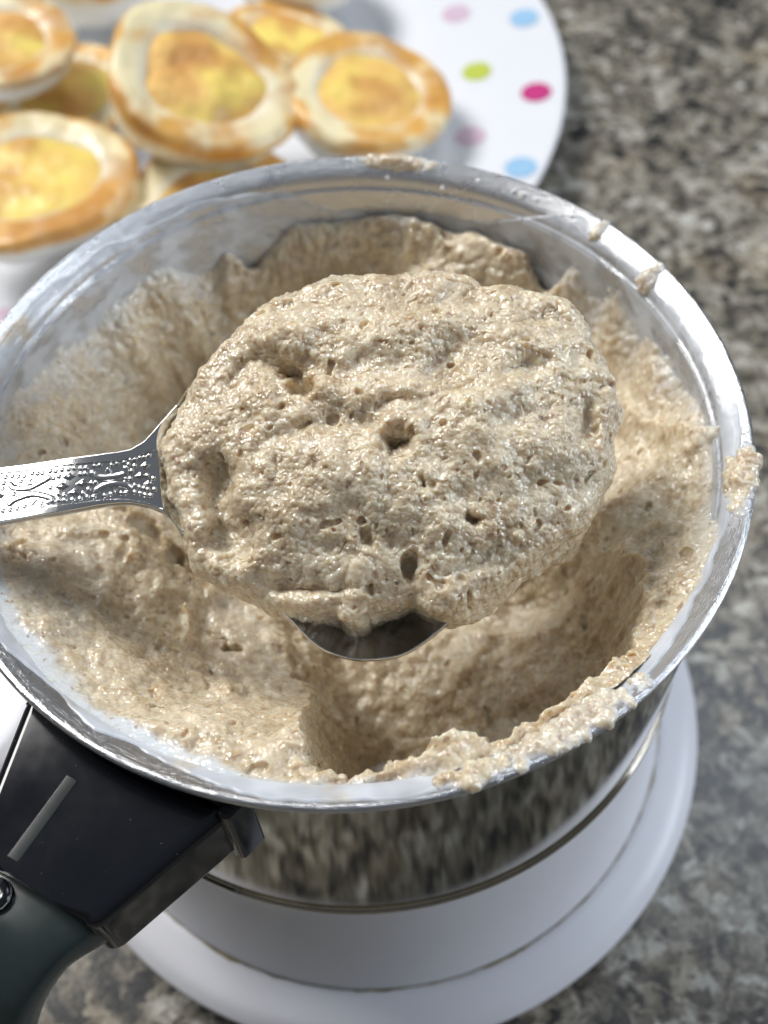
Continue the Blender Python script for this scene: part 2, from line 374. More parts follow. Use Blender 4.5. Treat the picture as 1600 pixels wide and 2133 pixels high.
# ------------------------------------------------------------------ batter in the jar: a height field with cliffs and a scooped hollow
ctl = []
def cp(x, y, z): P = bp((x, y), z); ctl.append((P[0], P[1], z))
def cw(x, y, dz=0): P = bpc((x, y), .915); ctl.append((P[0], P[1], P[2]+dz))
for q in ((20, 880), (140, 740), (250, 650), (350, 570), (480, 520), (600, 490), (700, 475), (800, 470), (900, 480), (1000, 510), (1100, 545)): cw(*q, .035)
for q in ((1180, 585), (1270, 655), (1350, 740), (1425, 845)): cw(*q, .06)
for q in ((1230, 690, -.30), (1310, 760, -.28), (1390, 860, -.22), (1160, 640, -.33)): cp(*q)
for q in ((180, 870, -.33), (300, 720, -.30), (390, 680, -.34), (450, 620, -.33), (500, 580, -.34), (100, 980, -.24), (60, 1050, -.2), (200, 1000, -.30), (300, 860, -.52), (400, 830, -.60), (250, 920, -.45),
          (560, 560, -.42), (700, 560, -.50), (850, 560, -.52), (950, 570, -.46), (1100, 640, -.42),
          (30, 1150, -.11), (20, 1250, -.06), (70, 1330, -.06), (150, 1180, -.16), (270, 1120, -.22), (180, 1300, -.15), (120, 1400, -.05), (250, 1500, -.05),
          (350, 1250, -.32), (400, 1330, -.34), (280, 1380, -.18), (380, 1450, -.20), (500, 1440, -.30), (560, 1330, -.45), (600, 1450, -.38), (480, 1220, -.48),
          (360, 1560, -.05), (400, 1515, -.03), (480, 1530, -.07), (580, 1550, -.04), (560, 1610, -.03), (680, 1630, -.05), (760, 1635, -.05), (860, 1600, -.04), (940, 1535, .02), (970, 1590, .0), (1060, 1570, -.03),
          (1150, 1500, -.02), (1220, 1470, .0), (1300, 1410, -.01), (1345, 1370, -.02), (1370, 1300, -.06), (1350, 1220, -.09), (1420, 1260, -.04), (1290, 1140, -.17), (1340, 1160, -.13),
          (1240, 1090, -.32), (1300, 1030, -.30), (1400, 1060, -.17), (1470, 1100, -.06), (1340, 900, -.29), (1440, 950, -.14), (1200, 740, -.40), (1450, 1180, -.04),
          (800, 900, -.62), (600, 1000, -.60), (1000, 800, -.56), (450, 950, -.58), (1000, 1000, -.55), (650, 750, -.55), (1200, 1180, -.42), (800, 1150, -.65)): cp(*q)
ctl = np.array(ctl)
def tps(P):
    d2 = ((P[..., None, :2]-ctl[:, :2])**2).sum(-1); return d2*np.log(d2+1e-9)
K = tps(ctl[:, None, :2]).reshape(len(ctl), len(ctl))+.002*np.eye(len(ctl)); Pm = np.c_[np.ones(len(ctl)), ctl[:, :2]]
sol = np.linalg.solve(np.block([[K, Pm], [Pm.T, np.zeros((3, 3))]]), np.r_[ctl[:, 2], 0, 0, 0])
NG = 900; ax_ = np.linspace(-.945, .945, NG)
cx_ = np.linspace(-.945, .945, 150); CX, CY = np.meshgrid(cx_, cx_, indexing='ij')
base = (tps(np.stack([CX, CY], -1))@sol[:len(ctl)])+sol[-3]+sol[-2]*CX+sol[-1]*CY
def upsample(B, src, dst):
    i = np.clip(np.searchsorted(src, dst)-1, 0, len(src)-2); t = (dst-src[i])/(src[i+1]-src[i])
    Bx = B[i]*(1-t)[:, None]+B[i+1]*t[:, None]; return Bx[:, i]*(1-t)+Bx[:, i+1]*t
H = upsample(base, cx_, ax_)
X, Y = np.meshgrid(ax_, ax_, indexing='ij'); RR = np.hypot(X, Y); AZ = np.degrees(np.arctan2(Y, X)) % 360
# scooped hollow
cav = [(628, 1590, -.06), (720, 1612, -.05), (790, 1590, -.05), (812, 1562, -.02), (880, 1570, -.03), (905, 1530, .0), (960, 1520, .01), (1050, 1540, -.03), (1110, 1490, -.02), (1180, 1440, -.0), (1265, 1385, -.0), (1325, 1335, -.05),
       (1340, 1250, -.10), (1335, 1190, -.12), (1280, 1150, -.17), (1220, 1140, -.35), (1000, 1120, -.5), (700, 1150, -.55), (560, 1230, -.5), (600, 1330, -.45), (610, 1400, -.42), (650, 1470, -.35), (630, 1530, -.12)]
cav = np.array([bp(c[:2], c[2])[:2] for c in cav])
def polysd(px, py, poly):
    d = np.full(px.shape, 1e9); ins = np.zeros(px.shape, bool); N = len(poly)
    for i in range(N):
        a_, b_ = poly[i], poly[(i+1) % N]; e = b_-a_; wx, wy = px-a_[0], py-a_[1]
        t = np.clip((wx*e[0]+wy*e[1])/(e@e), 0, 1); d = np.minimum(d, np.hypot(wx-t*e[0], wy-t*e[1]))
        c1 = (a_[1] <= py) != (b_[1] <= py); xi = a_[0]+(py-a_[1])/(e[1] if abs(e[1]) > 1e-12 else 1e-12)*e[0]
        ins ^= c1 & (px < xi)
    return np.where(ins, -d, d)
sd = polysd(X, Y, cav)
P2 = pts3(X, Y)
sd = sd + .028*fbm(P2*9+3, 3)*sstep(.1, -.2, X)+.016*fbm(P2*14+3, 3)+.006*perlin(P2*50)
floor_ = -.68+.10*(X-.2)+.30*np.clip(X-.35, 0, 1)+.25*np.clip(Y+.9, 0, .3)*0
floor_ = floor_-.20*np.exp(-(((X+.02)/.20)**2+((Y+.62)/.14)**2))
floor_ = floor_+.035*fbm(P2*6+9, 3)
k = sstep(.004, -.050, sd)*sstep(-.95, -.80, -RR*0-.80)
t_ = np.clip((.004-sd)/.22, 0, 1); k = 1-(1-t_)**(1.5+1.9*sstep(-.22, .02, X))
H = H*(1-k)+np.minimum(floor_, H)*k
H += .022*np.exp(-((sd-.012)/.02)**2)*sstep(-.35, -.12, H)*(.5+fbm(P2*16+2, 2))           # crumbly raised lip of the hollow
# adhering ring at the back wall with a recess under it
bk = sstep(56, 80, AZ)*sstep(122, 98, AZ)
rec = np.exp(-((RR-.82+.015*perlin(P2*15))/.05)**2)*bk; H -= .20*rec
# pit at left
for (qx, qy, z_, rx, dp) in ((330, 840, -.50, .13, .20), (255, 790, -.42, .06, .14), (380, 770, -.5, .07, .18), (330, 1110, -.3, .06, .06), (370, 1180, -.38, .05, .08), (465, 1330, -.38, .02, .05), (250, 900, -.45, .07, .08)):
    c_ = bp((qx, qy), z_); q = np.hypot(X-c_[0]+.06*fbm(P2*9+qx*.1, 3), Y-c_[1]+.06*fbm(P2*9+qy*.1+5, 3)); H -= dp*sstep(rx, rx*.25, q)*sstep(.88, .74, RR)
# ridges folded into the right-hand side
for (x0, y0, x1, y1, z_, hgt, wd) in ((1290, 830, 1450, 1010, -.28, .05, .022), (1250, 1060, 1400, 1000, -.27, .03, .03), (1300, 1130, 1420, 1110, -.17, .03, .02), (1180, 640, 1330, 760, -.33, .04, .03), (330, 1330, 480, 1440, -.28, .02, .02), (385, 1270, 400, 1330, -.33, .05, .018), (1100, 1290, 1200, 1270, -.48, .04, .03), (960, 1380, 1010, 1300, -.58, .03, .03)):
    a_, b_ = bp((x0, y0), z_)[:2], bp((x1, y1), z_)[:2]; e = b_-a_; t = np.clip(((X-a_[0])*e[0]+(Y-a_[1])*e[1])/(e@e), 0, 1)
    H += hgt*np.exp(-(np.hypot(X-a_[0]-t*e[0]+.02*perlin(P2*11+x0), Y-a_[1]-t*e[1]+.02*perlin(P2*11+9))/wd)**2)
# lumps, crumbs, grain
P3 = np.stack([X, Y, H*1.0], -1)
rough_m = .55+.45*sstep(-.3, .3, fbm(P3*5+50, 2))
H1 = .030*fbm(P3*6, 3)+rough_m*(.012*billow(P3*13+1)+.0050*perlin(P3*31+3))+.0008*perlin(P3*120)
H1 += (.0050*beads2(X+.006*perlin(P2*30), Y+.006*perlin(P2*30+7), 46, .7)+.0036*beads2(X, Y, 90, .9))*(.55+.45*sstep(-.4, .3, fbm(P3*8+80, 2)))
H1 -= .014*sstep(.50, .66, perlin(P3*21+40))
mk = sstep(0, .035, RR+.03*fbm(P2*7, 3)-np.interp(AZ, [0, 230, 250, 360], [.875, .875, .905, .905]))*sstep(180, 195, AZ)*sstep(285, 262, AZ)
mk = np.maximum(mk, sstep(.84, .93, RR+.06*fbm(P2*7, 3))*sstep(100, 120, AZ)*sstep(215, 190, AZ)*.6)
mk = np.maximum(mk, .6*sstep(.87, .93, RR+.03*fbm(P2*9, 3))*(sstep(320, 345, AZ)+sstep(105, 95, AZ)))
H += H1*(1-.75*mk)
nx, ny = np.gradient(H, ax_, ax_); steep = 1/np.sqrt(1+nx**2+ny**2)
nz_ = np.stack([-nx*steep, -ny*steep, steep], -1)
P3 = np.stack([X, Y, H], -1)
sidedisp = (.008*billow(P3*24+60)+.003*billow(P3*50+20))*sstep(.75, .35, steep)
P3 = P3+nz_*sidedisp[..., None]
rr_ = np.hypot(P3[..., 0], P3[..., 1]); lim = np.where(P3[..., 2] > -.06, .955, .932); sc_ = np.minimum(1, lim/np.maximum(rr_, 1e-6)); P3[..., 0] *= sc_; P3[..., 1] *= sc_
col = batter_color(P3)
milk = mk*1.25
milk = np.maximum(milk, .2*sstep(.0, .5, fbm(P3*3.3+70, 2))*sstep(.3, -.3, X))[..., None]
milk = np.clip(milk, 0, 1.25)*.75; col = col*(1-milk)+np.array([.70, .74, .77])*milk
mask = RR < .942
idx = -np.ones(NG*NG, np.int64); keep = mask.ravel(); idx[keep] = np.arange(keep.sum())
Fq = idx[grid_faces(NG, NG)]; Fq = Fq[(Fq >= 0).all(1)]
bat = empty('batter', (0, 0, -.86), 'coarse beige batter filling the steel jar, scooped hollow at the front', 'batter')
mesh_np('batter_mass', P3.reshape(-1, 3)[keep], Fq, M_batter, bat, attrs={'pigment': col.reshape(-1, 3)[keep]})

# ------------------------------------------------------------------ smears on lip and wall: sheets of real thickness laid on the steel
wp = np.vstack([lipp[12:-1], inner[:26]])            # from the bead's crown over the lip and down the wall
seg = np.r_[0, np.cumsum(np.linalg.norm(np.diff(wp, axis=0), axis=1))]
def wall_at(s):
    return np.interp(s, seg, wp[:, 0]), np.interp(s, seg, wp[:, 1])
wt = np.gradient(wp, seg, axis=0)
def wall_n(s):
    tr, tz = np.interp(s, seg, wt[:, 0]), np.interp(s, seg, wt[:, 1]); L_ = np.hypot(tr, tz); 
    return tz/L_, -tr/L_      # pointing to the axis / upwards
def smear(name, a0, a1, na, s0, s1, ns, thick, color, material, parent=None):
    A, Sg = np.meshgrid(np.radians(np.linspace(a0, a1, na)), np.linspace(s0, s1, ns), indexing='ij')
    r_, z_ = wall_at(Sg); nr, nzz = wall_n(Sg)
    P0 = np.stack([r_*np.cos(A), r_*np.sin(A), z_], -1)
    t, cov = thick(np.degrees(A), Sg, P0)
    t = np.clip(t, -.006, 1)
    P = np.stack([(r_+nr*t)*np.cos(A), (r_+nr*t)*np.sin(A), z_+nzz*t], -1)
    F_ = grid_faces(na, ns); tf = t.ravel()[F_].max(1); F_ = F_[tf > -.0035]
    used = np.unique(F_); re = -np.ones(na*ns, int); re[used] = np.arange(len(used))
    at_ = {'pigment': color(P, t).reshape(-1, 3)[used]}
    at_['cover'] = cov.ravel()[used]
    return mesh_np(name, P.reshape(-1, 3)[used], re[F_], material, parent, attrs=at_)
def milky(P, t):
    m_ = sstep(.05, .5, fbm(P*6+12, 3)*.5+.60-20*np.clip(t-.010, 0, .1))[..., None]
    return batter_color(P, 3)*(1-m_)*1.0+np.array([.66, .70, .76])*m_
def film_t(A, s, P):
    lipin = .055                                     # s where the lip ends and the wall begins (approx.)
    n1 = fbm(P*7+2, 3); n2 = perlin(P*30+8); n3 = fbm(np.stack([A*.16+s*9, s*14-A*.02, s*0], -1)+3, 3)   # n3: drips / wipes down the wall
    # top edge of the film (distance from the bead) as a function of azimuth
    top = np.interp(A, [0, 12, 30, 42, 52, 60, 88, 97, 104, 112, 122, 135, 150, 165, 180, 205, 216, 224, 232, 238, 246, 255, 262, 272, 285, 292, 312, 322, 335, 350, 360],
                       [.03, .03, .026, .04, .12, .19, .20, .11, .085, .080, .078, .062, .050, .035, .025, .040, .062, .085, .055, .078, .056, .030, .034, .030, .038, .045, .05, .075, .070, .045, .03])
    e = s-top-.010*n1-.005*n2
    t = np.clip(e*.35, -.006, .0040)+.0010*n2*sstep(0, .02, e)+.0012*n1
    t += .004*np.exp(-(e/.006)**2)                  # thick meniscus at the edge
    streak = sstep(-.2, .5, n3)
    sl_ = s+.03*n1+.02*n2
    right = sstep(60, 45, A)*1.0+sstep(352, 358, A)
    t = t-.0045*np.clip(right, 0, 1)*sstep(.12, .04, s)*(1-sstep(-.1, .4, n3+.6*n2+.1))
    left = sstep(100, 110, A)*sstep(235, 225, A)
    band = left*np.exp(-((s-(.105+.0*A)+.01*n1)/.03)**2)
    t = t-.0035*band*(1-streak)
    cov = np.clip(.62+.3*n1+60*(t-.001), .25, .97)
    cov = np.where(s > .09, cov*(.45+.55*sstep(-.45, .4, n3+.6*n1)), cov)
    cov = np.maximum(cov, sstep(.10, .3, s)*.8*sstep(200, 240, A)); cov = cov*(1-.45*np.clip(right, 0, 1)*sstep(.10, .06, s))
    return t, cov
sm = smear('milky_smear', 0, 360, 2600, .004, .40, 190, film_t, milky, M_smear, bat)

def lump(name, label, q, z, da, ds, s_c, h, seed, parent=None, milkw=.2, n=(220, 120), rot=0.0, material=None):
    a_c = azs(q, z)
    def th(A, s, P):
        u_ = (A-a_c)/da; w_ = (s-s_c)/ds; u2 = u_*math.cos(rot)+w_*math.sin(rot); w2 = -u_*math.sin(rot)+w_*math.cos(rot)
        d = 1-np.sqrt(u2**2+w2**2)+.38*fbm(P*22+seed, 3)
        t = h*np.sign(d)*np.abs(d)**.85*1.15*(1+.4*fbm(P*30+seed, 2))+.003*billow(P*70+seed)
        return np.where(d < -.03, -.006, t), np.ones_like(t)
    def colf(P, t):
        m_ = (milkw+(.9-milkw)*sstep(h*.45, 0, t))[..., None]; return batter_color(P, seed)*(1-m_)*1.02+np.array([.72, .74, .76])*m_
    o = smear(name, a_c-da*1.8, a_c+da*1.8, n[0], max(.0005, s_c-ds*1.8), s_c+ds*1.8, n[1], th, colf, material or M_batter, parent)
    return o
G = 'splats of batter on the rim of the jar'
def splat(label, *a_, **k_):
    o = lump('batter_splat', label, *a_, **k_); tag(o, label, 'batter splat', G)
splat('long cream splat of batter lying across the far rim of the jar', (825, 358), -.01, 6.8, .030, .034, .020, 4.0)
splat('small pinkish blob of batter on the upper right inner rim', (1235, 495), -.02, 1.5, .035, .055, .016, 9.0, milkw=.35)
splat('hanging drip of batter on the right inner lip of the jar', (1350, 590), -.04, 2.0, .055, .075, .022, 15.0, milkw=.45, rot=.25)
splat('largest lumpy batter smear hanging over the right edge of the rim', (1535, 985), .0, 6.0, .050, .043, .026, 21.0, milkw=.12)
splat('pale ridge of batter spilling over the lower right rim', (1190, 1520), .0, 14.0, .058, .066, .026, 27.0, milkw=.25, n=(420, 140))
splat('brownish knob of batter standing on the front rim', (985, 1590), .0, 5.5, .034, .046, .030, 33.0, milkw=.05)
drop_labels = ['drop of milk with a thin tail under the far rim, right of the long splat', 'faint milk drop directly below the long cream splat', 'small milk drop just right of and below the long splat', 'splashed milk blob on the bare steel at the back right of the rim', 'round white milk drop lowest right on the bare inner steel', 'smallest milk speck under the long cream splat', 'milk speck touching the splashed blob on its left', 'milk drop beside the hanging drip of batter on the right lip', 'milk drop below the splashed blob at the back right']
for i, (q, sz) in enumerate([((985, 403), .9), ((800, 408), .7), ((905, 425), .8), ((1080, 425), 1.3), ((1168, 478), .8), ((870, 430), .5), ((1060, 420), .8), ((1320, 640), .8), ((1100, 440), .9)]):
    Pq = bpc(q, .92); o = lump('milk_drop', '', (q[0], q[1]), -.02, .55*sz, .010*sz, 0.052+max(0, -Pq[2]-.05), .006*sz, 40.0+i, milkw=.95, n=(40, 40), material=M_smear)
    tag(o, drop_labels[i], 'milk drop', 'milk drops on the bare steel at the far rim')

# ------------------------------------------------------------------ spoon
Sc = np.array([.10, -.22, .15])
tl = math.radians(24); Sn = np.array([-.06, -math.sin(tl), math.cos(tl)]); Sn /= np.linalg.norm(Sn)
Su = np.array([1.0, 0, 0]); Su -= Sn*(Su@Sn); Su /= np.linalg.norm(Su); Sv = np.cross(Sn, Su)
def suv(q):
    P = bpp(q, Sc, Sn)-Sc; return np.array([P@Su, P@Sv])
def s3(u_, v_, w_): return Sc+np.multiply.outer(u_, Su)+np.multiply.outer(v_, Sv)+np.multiply.outer(w_, Sn)
def radial(poly, nth):
    c_ = suv((815, 950)); Q = np.array([suv(p_) for p_ in poly])-c_; a_ = np.arctan2(Q[:, 1], Q[:, 0]); r_ = np.hypot(Q[:, 0], Q[:, 1])
    o_ = np.argsort(a_); a_ = a_[o_]; r_ = r_[o_]; a_ = np.r_[a_-2*np.pi, a_, a_+2*np.pi]; r_ = np.r_[r_, r_, r_]
    th_ = np.linspace(-np.pi, np.pi, nth, endpoint=False)
    rr2 = np.interp(th_, a_, r_); kk = np.hanning(max(9, nth//60)); kk /= kk.sum(); p_ = len(kk)
    rr2 = np.convolve(np.r_[rr2[-p_:], rr2, rr2[:p_]], kk, 'same')[p_:-p_]
    return c_, th_, rr2
spoon = empty('serving_spoon', (-.3, -.2, .10), 'steel serving spoon with embossed handle, heaped over the jar', 'spoon')
bowl_o = [(335, 930), (352, 870), (405, 790), (480, 715), (570, 650), (650, 615), (780, 600), (900, 600), (1020, 615), (1110, 655), (1180, 720), (1230, 800), (1240, 900), (1210, 1000), (1150, 1090), (1060, 1180), (970, 1250), (905, 1318), (840, 1362), (740, 1372), (670, 1350), (605, 1285), (545, 1222), (460, 1180), (390, 1130), (352, 1060), (335, 1000)]
c_, th_, rb = radial(bowl_o, 260)
rho = np.sin(np.linspace(0, 1, 60)*np.pi/2); Th, Rh = np.meshgrid(th_, rho); Rb = rb[None, :]*Rh
neck = np.exp(-((np.angle(np.exp(1j*(Th-math.pi))))/.30)**2)
dep = -.26*(1-Rh**2.4)**.9-.02*neck
nose = 1
Ui = c_[0]+Rb*np.cos(Th); Vi = c_[1]+Rb*np.sin(Th)
Vin = s3(Ui, Vi, dep)
lipo = np.stack([s3(c_[0]+(rb+.003)*np.cos(th_), c_[1]+(rb+.003)*np.sin(th_), np.full(len(th_), .004)-.02*neck[0]), s3(c_[0]+(rb+.006)*np.cos(th_), c_[1]+(rb+.006)*np.sin(th_), np.full(len(th_), -.003)-.02*neck[0])])
Vout = s3(c_[0]+(Rb+.006*Rh)*np.cos(Th), c_[1]+(Rb+.006*Rh)*np.sin(Th), dep-.016)[::-1]
VV = np.concatenate([Vin, Vout], 0)
mesh_np('bowl', VV, grid_faces(VV.shape[0], VV.shape[1], True), M_spoon, spoon)
# handle with embossed panel: features are placed in the handle's own plane
def hcrop(x, y): return suv((x/4., 850+y/4.))
topE = np.array([hcrop(*p_) for p_ in [(-2800, 860), (-2760, 780), (-2600, 690), (-2200, 640), (-900, 560), (-400, 505), (0, 460), (500, 415), (800, 390), (1000, 365), (1100, 345), (1210, 280), (1290, 190), (1360, 105), (1440, 10), (1520, -80)]])
botE = np.array([hcrop(*p_) for p_ in [(-2800, 1160), (-2760, 1240), (-2600, 1340), (-2200, 1350), (-900, 1150), (-400, 1060), (0, 985), (500, 900), (850, 825), (1000, 808), (1100, 806), (1250, 832), (1370, 885), (1450, 960), (1520, 1060)]])
ptop = np.array([hcrop(*p_) for p_ in [(-2800, 960), (-2600, 820), (-2200, 730), (-900, 630), (-400, 570), (0, 525), (400, 490), (760, 465), (1010, 450), (1150, 410), (1260, 370), (1400, 330), (1500, 300)]])
pbot = np.array([hcrop(*p_) for p_ in [(-2800, 1060), (-2600, 1230), (-2200, 1250), (-900, 1060), (-400, 975), (0, 905), (330, 860), (850, 778), (1000, 770), (1100, 775), (1230, 800), (1350, 850), (1500, 900)]])
NU, NV = 900, 260
u_a, u_b, u_c = hcrop(-2800, 700)[0], hcrop(-60, 700)[0], max(topE[-1, 0], botE[-1, 0])-.012
uu = np.r_[np.linspace(u_a, u_b, 80, endpoint=False), np.linspace(u_b, u_c, NU-80)]
vt = np.interp(uu, topE[:, 0], topE[:, 1]); vb = np.interp(uu, botE[:, 0], botE[:, 1])
kk = np.hanning(31); kk /= kk.sum()
def smth(a_): return np.convolve(np.r_[np.full(15, a_[0]), a_, np.full(15, a_[-1])], kk, 'valid')
ksel = np.arange(NU) > 90; vt, vb = np.where(ksel, smth(vt), vt), np.where(ksel, smth(vb), vb)
pt_ = smth(np.interp(uu, ptop[:, 0], ptop[:, 1])); pb_ = smth(np.interp(uu, pbot[:, 0], pbot[:, 1]))
tt = np.linspace(0, 1, NV); UU, TT = np.meshgrid(uu, tt, indexing='ij'); VVv = vb[:, None]*(1-TT)+vt[:, None]*TT
px1 = np.linalg.norm(hcrop(4, 700)-hcrop(0, 700))/4    # one crop pixel
hh = np.zeros_like(UU)
inpan = sstep(0, 6*px1, pt_[:, None]-VVv)*sstep(0, 6*px1, VVv-pb_[:, None])*sstep(1350, 1310, (UU-hcrop(0, 700)[0])/px1)
hh -= .0035*inpan
def addh(m_): 
    global hh
    hh = np.maximum(hh, -.0035*inpan+m_*inpan)
def dome(x, y, rx, ry, hgt, diamond=False):
    c0 = hcrop(x, y); du = (UU-c0[0])/(rx*px1); dv = (VVv-c0[1])/(ry*px1*1.05)
    d = np.abs(du)+np.abs(dv) if diamond else np.hypot(du, dv); addh(hgt*np.clip(1-d**(1.3 if diamond else 2.2), 0, 1)**.6)
beads = [(30,565),(85,560),(140,565),(195,560),(260,540),(310,545),(352,540),(420,525),(470,530),(525,520),(580,515),(630,507),(685,510),(730,507),(800,490),(845,485),(945,485),(990,475),(1050,462),(1100,445),(1140,440),(1180,425),(1215,420),(1255,405),
 (20,620),(170,610),(20,670),(455,590),(500,575),(685,560),(725,555),(1085,485),(1135,495),(1110,535),(125,720),(437,672),(510,725),(560,738),(780,635),(815,630),(755,690),(712,722),(1060,600),(1100,600),
 (55,868),(118,862),(178,852),(238,835),(375,810),(430,800),(518,780),(565,778),(630,775),(690,768),(748,752),(800,752),(890,740),(938,728),(1025,720),(1065,718),(1135,712),(1185,722),(1225,735),(1270,740),(1140,655),(1175,672),(1215,680),(1245,690),(1300,690),(1290,600),(1240,575)]
for b_ in beads: dome(b_[0], b_[1], 20, 20, .0042)
for d_ in [(590,577,58,34),(535,662,68,36),(705,637,58,34),(640,715,54,32),(-5,740,60,34),(1185,573,50,30),(1225,490,42,30),(1250,640,42,26)]: dome(*d_, .0055, True)
def bar(pts_, w_, hgt):
    q = catmull(pts_, 6); Q = np.array([hcrop(*p_) for p_ in q]); m_ = np.full(UU.shape, 1e9)
    us = slice(*np.searchsorted(uu, [Q[:, 0].min()-.03, Q[:, 0].max()+.03]))
    sub = m_[us]
    for i in range(len(Q)-1):
        a_, b_ = Q[i], Q[i+1]; e = b_-a_; wx, wy = UU[us]-a_[0], VVv[us]-a_[1]; t = np.clip((wx*e[0]+wy*e[1])/(e@e), 0, 1); sub = np.minimum(sub, np.hypot(wx-t*e[0], wy-t*e[1]))
    m_[us] = sub; addh(.42*hgt*np.clip(1-(m_/(w_*px1))**2.5, 0, 1)**.5)
for B_ in ([(80,635),(110,660),(170,672),(260,665),(350,620),(410,585)], [(105,805),(130,780),(170,760),(280,725),(380,740),(450,765),(465,785)], [(785,555),(800,578),(850,590),(950,585),(1050,560),(1062,515)], [(822,705),(835,685),(880,660),(970,640),(1060,652),(1098,682)],
           [(-330,670),(-250,700),(-150,690),(-60,640)], [(-330,850),(-250,800),(-150,780),(-60,820)]): bar(B_, 27, .012)
for B_ in ([(235,630),(265,585),(300,625)], [(260,765),(290,820),(330,775)], [(890,560),(915,515),(940,550)], [(950,665),(975,715),(1000,660)], [(240,630),(300,628)], [(340,820),(400,840)]): bar(B_, 8, .009)
# gentle cross curvature, edges rounded, neck dips into the bowl
edge = np.minimum(TT, 1-TT); hh = hh-.012*np.clip(1-edge/.035, 0, 1)**2
upr = (UU-uu[0])/(uu[-1]-uu[0]); rise = .05*np.clip(.75-upr, 0, 1)**1.5*0+.0
cx0 = hcrop(1330, 600)[0]; dipn = -.09*sstep(0, .05, UU-cx0)*sstep(.0, .25, edge)*1.0+.004
bl = sstep(hcrop(1000, 650)[0], hcrop(60, 650)[0], UU); vm = (vt+vb)[:, None]/2
tw = -(VVv-vm)*.42*bl-.07*np.clip(hcrop(500, 650)[0]-UU, 0, .45)
topS = s3(UU, VVv, hh+.012+dipn+tw); botS = s3(UU, VVv, -.018+dipn+tw)
Vv = np.concatenate([topS.reshape(-1, 3), botS[:, ::4].reshape(-1, 3)]); nb = botS[:, ::4].shape[1]
F1 = grid_faces(NU, NV); F2 = grid_faces(NU, nb)[:, ::-1]+NU*NV
rows = np.arange(NU-1)
sideA = np.stack([rows*NV, NU*NV+rows*nb, NU*NV+(rows+1)*nb, (rows+1)*NV], -1); sideB = np.stack([rows*NV+NV-1, (rows+1)*NV+NV-1, NU*NV+(rows+1)*nb+nb-1, NU*NV+rows*nb+nb-1], -1)
mesh_np('handle', Vv, np.vstack([F1, F2, sideA, sideB]), M_spoon, spoon)

# heap of batter on the spoon
out = [(332, 930), (340, 900), (352, 875), (380, 830), (418, 770), (455, 715), (500, 668), (550, 632), (600, 608), (650, 588), (700, 574), (750, 578), (780, 570), (820, 576), (860, 572), (900, 568), (960, 575), (1000, 582), (1010, 592), (1060, 588), (1100, 597), (1150, 618), (1185, 630), (1215, 662), (1240, 690), (1262, 730), (1280, 780), (1295, 820), (1298, 860), (1285, 900), (1283, 950), (1272, 1000), (1235, 1075), (1200, 1115), (1160, 1150), (1110, 1190), (1070, 1225), (1020, 1265), (985, 1285), (940, 1302), (905, 1298), (880, 1282), (862, 1270), (835, 1282), (800, 1288), (770, 1296), (745, 1318), (728, 1326), (705, 1300), (660, 1300), (600, 1285), (555, 1268), (520, 1252), (470, 1240), (440, 1212), (400, 1180), (375, 1145), (372, 1100), (362, 1060), (345, 1020), (335, 970)]
NT, NR = 1500, 430
c_, th_, ro = radial(out, NT)
Q = np.array([suv(p_) for p_ in out])-c_; a_ = np.arctan2(Q[:, 1], Q[:, 0]); o_ = np.argsort(a_); rr2 = np.hypot(Q[:, 0], Q[:, 1])[o_]; a_ = a_[o_]
kk = np.hanning(15); kk /= kk.sum(); rsh = np.interp(th_, np.r_[a_-2*np.pi, a_, a_+2*np.pi], np.r_[rr2, rr2, rr2]); ro = np.convolve(np.r_[rsh[-7:], rsh, rsh[:7]], kk, 'valid')[:NT]
rho = np.linspace(0.002, 1, NR); phi = rho*1.0
Th, Rh = np.meshgrid(th_, rho, indexing='ij')
# section: flat dome then rounded shoulder that turns under at the rim
shoulder = np.clip((Rh-.80)/.20, 0, 1); rad_f = np.where(Rh < .8, Rh/.8*.90, .90+.10*np.sin(shoulder*np.pi*.62)/1.0)
Rm = ro[:, None]*rad_f
hz = .085*(1-(Rh/.8).clip(0, 1)**2.2)+.075-.18*np.where(Rh > .8, 1-np.cos(shoulder*np.pi*.62), 0)
U = c_[0]+Rm*np.cos(Th); Vq = c_[1]+Rm*np.sin(Th)
dips = [(600, 785, 60, 20, .5, .05), (645, 835, 30, 22, .6, .075), (615, 800, 24, 16, .4, .04), (760, 800, 130, 45, .1, .030), (930, 800, 60, 50, 0, .035), (835, 945, 32, 30, .2, .07), (820, 965, 12, 22, 0, .03), (985, 1100, 17, 14, 0, .035), (860, 1190, 17, 26, .1, .05), (882, 1035, 8, 12, 0, .03),
        (470, 1060, 34, 90, .15, .050), (505, 1130, 42, 40, .3, .045), (455, 1000, 26, 50, .2, .03), (1085, 790, 42, 26, .1, .038), (1250, 815, 11, 9, 0, .03), (1215, 900, 20, 45, .2, .025), (640, 1235, 110, 14, .05, .030), (600, 1215, 60, 18, 0, .02), (770, 905, 30, 14, 0, .025), (520, 790, 60, 18, -.7, .02), (900, 660, 120, 30, -.1, .015), (1130, 690, 60, 30, .3, .02),
        (770, 1140, 16, 18, 0, .028), (820, 1145, 12, 10, 0, .02), (970, 1190, 80, 14, -.3, .014), (660, 920, 120, 22, -.15, .016), (1050, 900, 40, 30, 0, .012), (560, 890, 90, 25, -.2, .018), (830, 870, 60, 12, 0, .02), (940, 845, 24, 14, 0, .03)]
bumps = [(640, 720, 90, 40, -.3, .022), (860, 700, 120, 45, .1, .015), (560, 880, 60, 40, 0, .022), (730, 1010, 120, 60, -.2, .016), (1000, 950, 120, 70, 0, .014), (560, 1010, 40, 60, .1, .02), (1150, 760, 50, 60, .2, .014), (680, 850, 40, 22, 0, .02), (1030, 860, 60, 30, 0, .015)]
